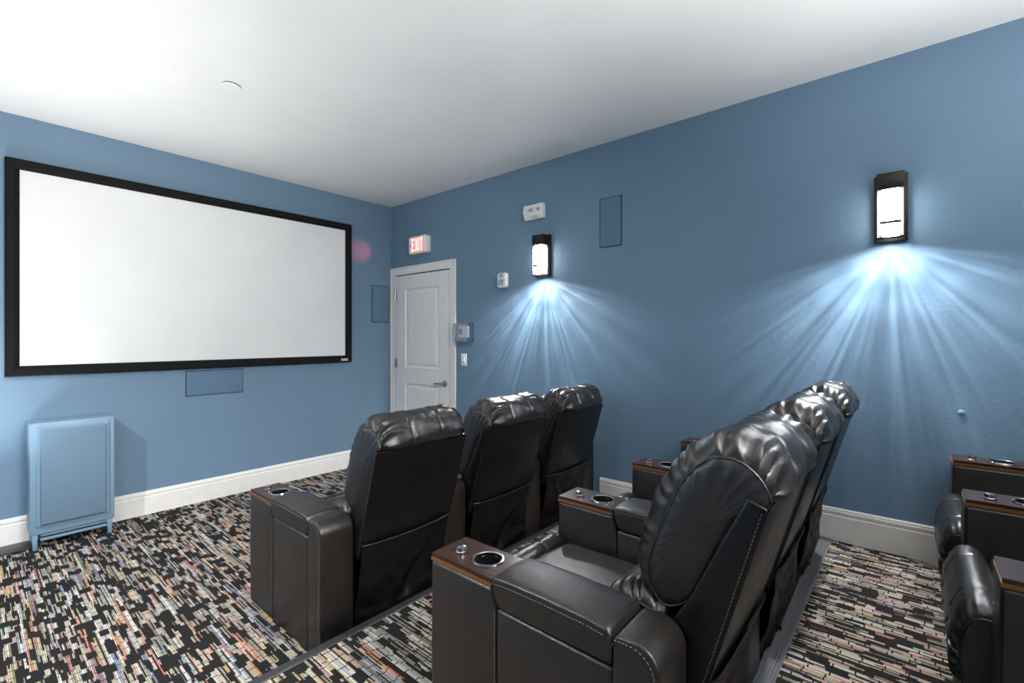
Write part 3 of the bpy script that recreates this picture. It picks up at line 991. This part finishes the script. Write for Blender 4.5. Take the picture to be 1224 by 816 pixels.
# ------------------------------------------------------------------ small things on the right wall
# emergency light
em_ = empty('emergency_light', (XR, -2.045, 2.387))
tag(em_, 'white emergency light box above the sconce nearest the door', 'emergency light')
bm = bmesh.new()
prism(bm, [(0, -.060), (-.030, -.060), (-.050, -.020), (-.050, .054), (-.045, .060), (0, .060)], -.098, .098, 'y', .006, 3)
finish(bm, M['plastic'], 'light_body', em_)
bm = bmesh.new(); box(bm, -.0535, -.049, -.012, .060, -.012, .036, .002, 2)
wn = finish(bm, M['plastic'], 'window_bezel', em_)
bm = bmesh.new(); box(bm, -.0545, -.052, -.006, .054, -.006, .030, .001, 1)
finish(bm, M['clear'], 'lens', wn)
bm = bmesh.new(); box(bm, -.0541, -.0532, -.004, .008, .000, .026); box(bm, -.0541, -.0532, .020, .032, .000, .026)
finish(bm, M['grey_lcd'], 'lamp_unit', wn)
bm = bmesh.new(); lathe(bm, [(0, .049), (.015, .049), (.015, .053), (.011, .055), (.011, .052), (0, .052)], (0, -.058, .012), 'x', 24, 0, -1)
finish(bm, M['nickel'], 'test_button', em_)
bm = bmesh.new(); prism(bm, [(-.048, -.020), (-.062, -.036), (-.034, -.056)], -.060, .016, 'y', .002, 1)
finish(bm, M['plastic'], 'lower_visor', em_)
bm = bmesh.new(); lathe(bm, [(0, .0), (.014, .0), (.014, .012), (.008, .018), (0, .018)], (-.030, .097, .010), 'y', 20)
finish(bm, M['plastic'], 'side_knob', em_)

# fire alarm strobe
fa = empty('mounted_alarm_strobe', (XR, -1.690, 1.846))
tag(fa, 'small white alarm strobe on the wall between the door and the nearer sconce', 'alarm')
bm = bmesh.new(); prism(bm, rrect(.105, .132, .022), -.040, 0, 'x', .010, 4)
finish(bm, M['plastic'], 'alarm_body', fa)
bm = bmesh.new()
for i in range(4): box(bm, -.0415, -.038, -.020, .026, .028 + i * .008, .032 + i * .008)
finish(bm, M['grey_lcd'], 'sounder_grille', fa)
bm = bmesh.new(); box(bm, -.056, -.038, -.034, .030, -.046, .010, .006, 3)
ln = finish(bm, M['clear'], 'strobe_lens', fa)
bm = bmesh.new(); tube(bm, [(-.050, -.022, -.034), (-.050, -.022, .000), (-.050, -.006, .000), (-.050, -.006, -.034)], .0035, 8)
tube(bm, [(-.050, .010, -.036), (-.050, .022, -.036), (-.050, .022, .0)], .003, 8)
finish(bm, M['ink'], 'flash_tube', ln)

# thermostat and its clear guard
gd = empty('mounted_thermostat_guard', (XR, -1.200, 1.392))
tag(gd, 'clear plastic guard box over the thermostat beside the door', 'guard')
bm = bmesh.new()
gw, gh, gdp = .205, .172, .080
for (y0, y1, z0, z1) in ((-gw / 2, -gw / 2 + .004, -gh / 2, gh / 2), (gw / 2 - .004, gw / 2, -gh / 2, gh / 2), (-gw / 2, gw / 2, gh / 2 - .004, gh / 2), (-gw / 2, gw / 2, -gh / 2, -gh / 2 + .004)):
    box(bm, -gdp, 0, y0, y1, z0, z1)
box(bm, -gdp - .003, -gdp, -gw / 2, gw / 2, -gh / 2, gh / 2)
finish(bm, M['clear'], 'guard_cover', gd)
bm = bmesh.new()
for (y0, y1, z0, z1) in ((-gw / 2 - .008, -gw / 2 + .006, -gh / 2 - .008, gh / 2 + .008), (gw / 2 - .006, gw / 2 + .008, -gh / 2 - .008, gh / 2 + .008), (-gw / 2, gw / 2, gh / 2 - .006, gh / 2 + .008), (-gw / 2, gw / 2, -gh / 2 - .008, -gh / 2 + .006)):
    box(bm, -.006, 0, y0, y1, z0, z1, .001, 1)
finish(bm, M['clear'], 'guard_flange', gd)
th = empty('thermostat', (XR, -1.185, 1.395))
tag(th, 'white thermostat with a grey display inside the clear guard', 'thermostat')
bm = bmesh.new(); box(bm, -.030, 0, -.062, .062, -.055, .055, .006, 3)
finish(bm, M['plastic'], 'thermostat_body', th)
bm = bmesh.new(); box(bm, -.0315, -.028, .008, .050, -.022, .034, .001, 1)
finish(bm, M['grey_lcd'], 'display', th)
bm = bmesh.new()
for i in range(2): box(bm, -.033, -.029, -.045, -.015, -.012 + i * .026, .002 + i * .026, .002, 2)
finish(bm, M['plastic'], 'button_pad', th)

sw = empty('light_switch', (XR, -1.176, 1.130))
tag(sw, 'white light switch plate on the wall below the thermostat', 'switch')
bm = bmesh.new(); box(bm, -.006, 0, -.037, .037, -.058, .058, .003, 3)
finish(bm, M['plastic'], 'switch_plate', sw)
bm = bmesh.new(); prism(bm, [(-.005, -.033), (-.008, -.033), (-.011, .0), (-.0075, .033), (-.005, .033)], -.016, .016, 'y', .0015, 2)
rk = finish(bm, M['plastic'], 'rocker', sw)
bm = bmesh.new(); box(bm, -.0125, -.0090, -.004, .004, -.008, .006)
finish(bm, emitter('switch_pilot_amber', (1.0, .45, .3, 1), .8), 'pilot_light', rk)

# little painted-over wall plug above the back row
bm = bmesh.new(); lathe(bm, [(0, 0), (.014, 0), (.014, .001), (.011, .0025), (0, .003)], (XR, -4.62, .985), 'x', 24, 0, -1)
tag(finish(bm, M['blue_wall'], 'wall_plug'), 'tiny round painted-over plug on the right wall above the back row arm', 'wall plug')

# ceiling sprinkler cover
sp = empty('sprinkler_cover', (-2.116, -1.46, ZC))
tag(sp, 'round white sprinkler cover plate on the ceiling', 'sprinkler cover')
bm = bmesh.new(); lathe(bm, [(0, .011), (.046, .011), (.048, .009), (.048, .006), (0, .006)], (0, 0, 0), 'z', 40, 0, -1)
finish(bm, M['ceiling'], 'cover_disc', sp)
bm = bmesh.new(); lathe(bm, [(0, .0), (.043, .0), (.043, .007), (0, .007)], (0, 0, 0), 'z', 40, 0, -1)
finish(bm, M['dark_groove'], 'recess_ring', sp)

# ------------------------------------------------------------------ light
w = bpy.data.worlds.new('world'); scene.world = w; w.use_nodes = True
w.node_tree.nodes['Background'].inputs[0].default_value = (.8, .85, .9, 1)
w.node_tree.nodes['Background'].inputs[1].default_value = 0.0

UP1, UP2, UP3 = 42, 118, 40
def area(name, loc, target, size, energy, col=(1, 1, 1), sy=None, spread=180):
    L = bpy.data.lights.new(name, 'AREA'); L.energy = energy; L.size = size; L.color = col
    if sy: L.shape = 'RECTANGLE'; L.size_y = sy
    L.spread = math.radians(spread)
    o = bpy.data.objects.new(name, L); COL.objects.link(o)
    o.location = loc
    o.rotation_euler = (Vector(target) - Vector(loc)).to_track_quat('-Z', 'Y').to_euler()
    return o
# added fill lights without fixtures, out of view; two wash the ceiling
area('fill_uplight_left', (-3.2, -1.35, .42), (-3.2, -1.35, ZC), .3, UP1, (1.0, .98, .95), 2.4, 130)
area('fill_uplight_back', (-1.9, -5.5, .95), (-1.9, -5.6, ZC), 1.2, UP2, (1.0, .98, .95), .7, 130)
area('fill_rear', (-2.2, -5.8, 2.45), (-2.4, 0, .9), .8, UP3, (1.0, .98, .95), .8, 85)

# ------------------------------------------------------------------ camera
F_PX = 562.0
a = math.radians(40.5004)
cam_d = bpy.data.cameras.new('camera')
cam = bpy.data.objects.new('camera', cam_d); COL.objects.link(cam)
cam.location = (-3.1222, -4.4457, 1.35)
cam.rotation_euler = (PI / 2, 0, a - PI / 2)
cam_d.sensor_fit = 'HORIZONTAL'; cam_d.sensor_width = 36.0
cam_d.lens = F_PX / 1224 * 36.0
cam_d.shift_y = -(408 - 402.3) / 1224
cam_d.clip_start = .02
scene.camera = cam

scene.view_settings.view_transform = 'Standard'
scene.view_settings.look = 'None'
scene.view_settings.exposure = -0.02
scene.view_settings.gamma = 1.0
scene.view_settings.use_curve_mapping = False
scene.cycles.use_denoising = True
scene.cycles.max_bounces = 10
scene.cycles.diffuse_bounces = 6
scene.cycles.sample_clamp_indirect = 6.0
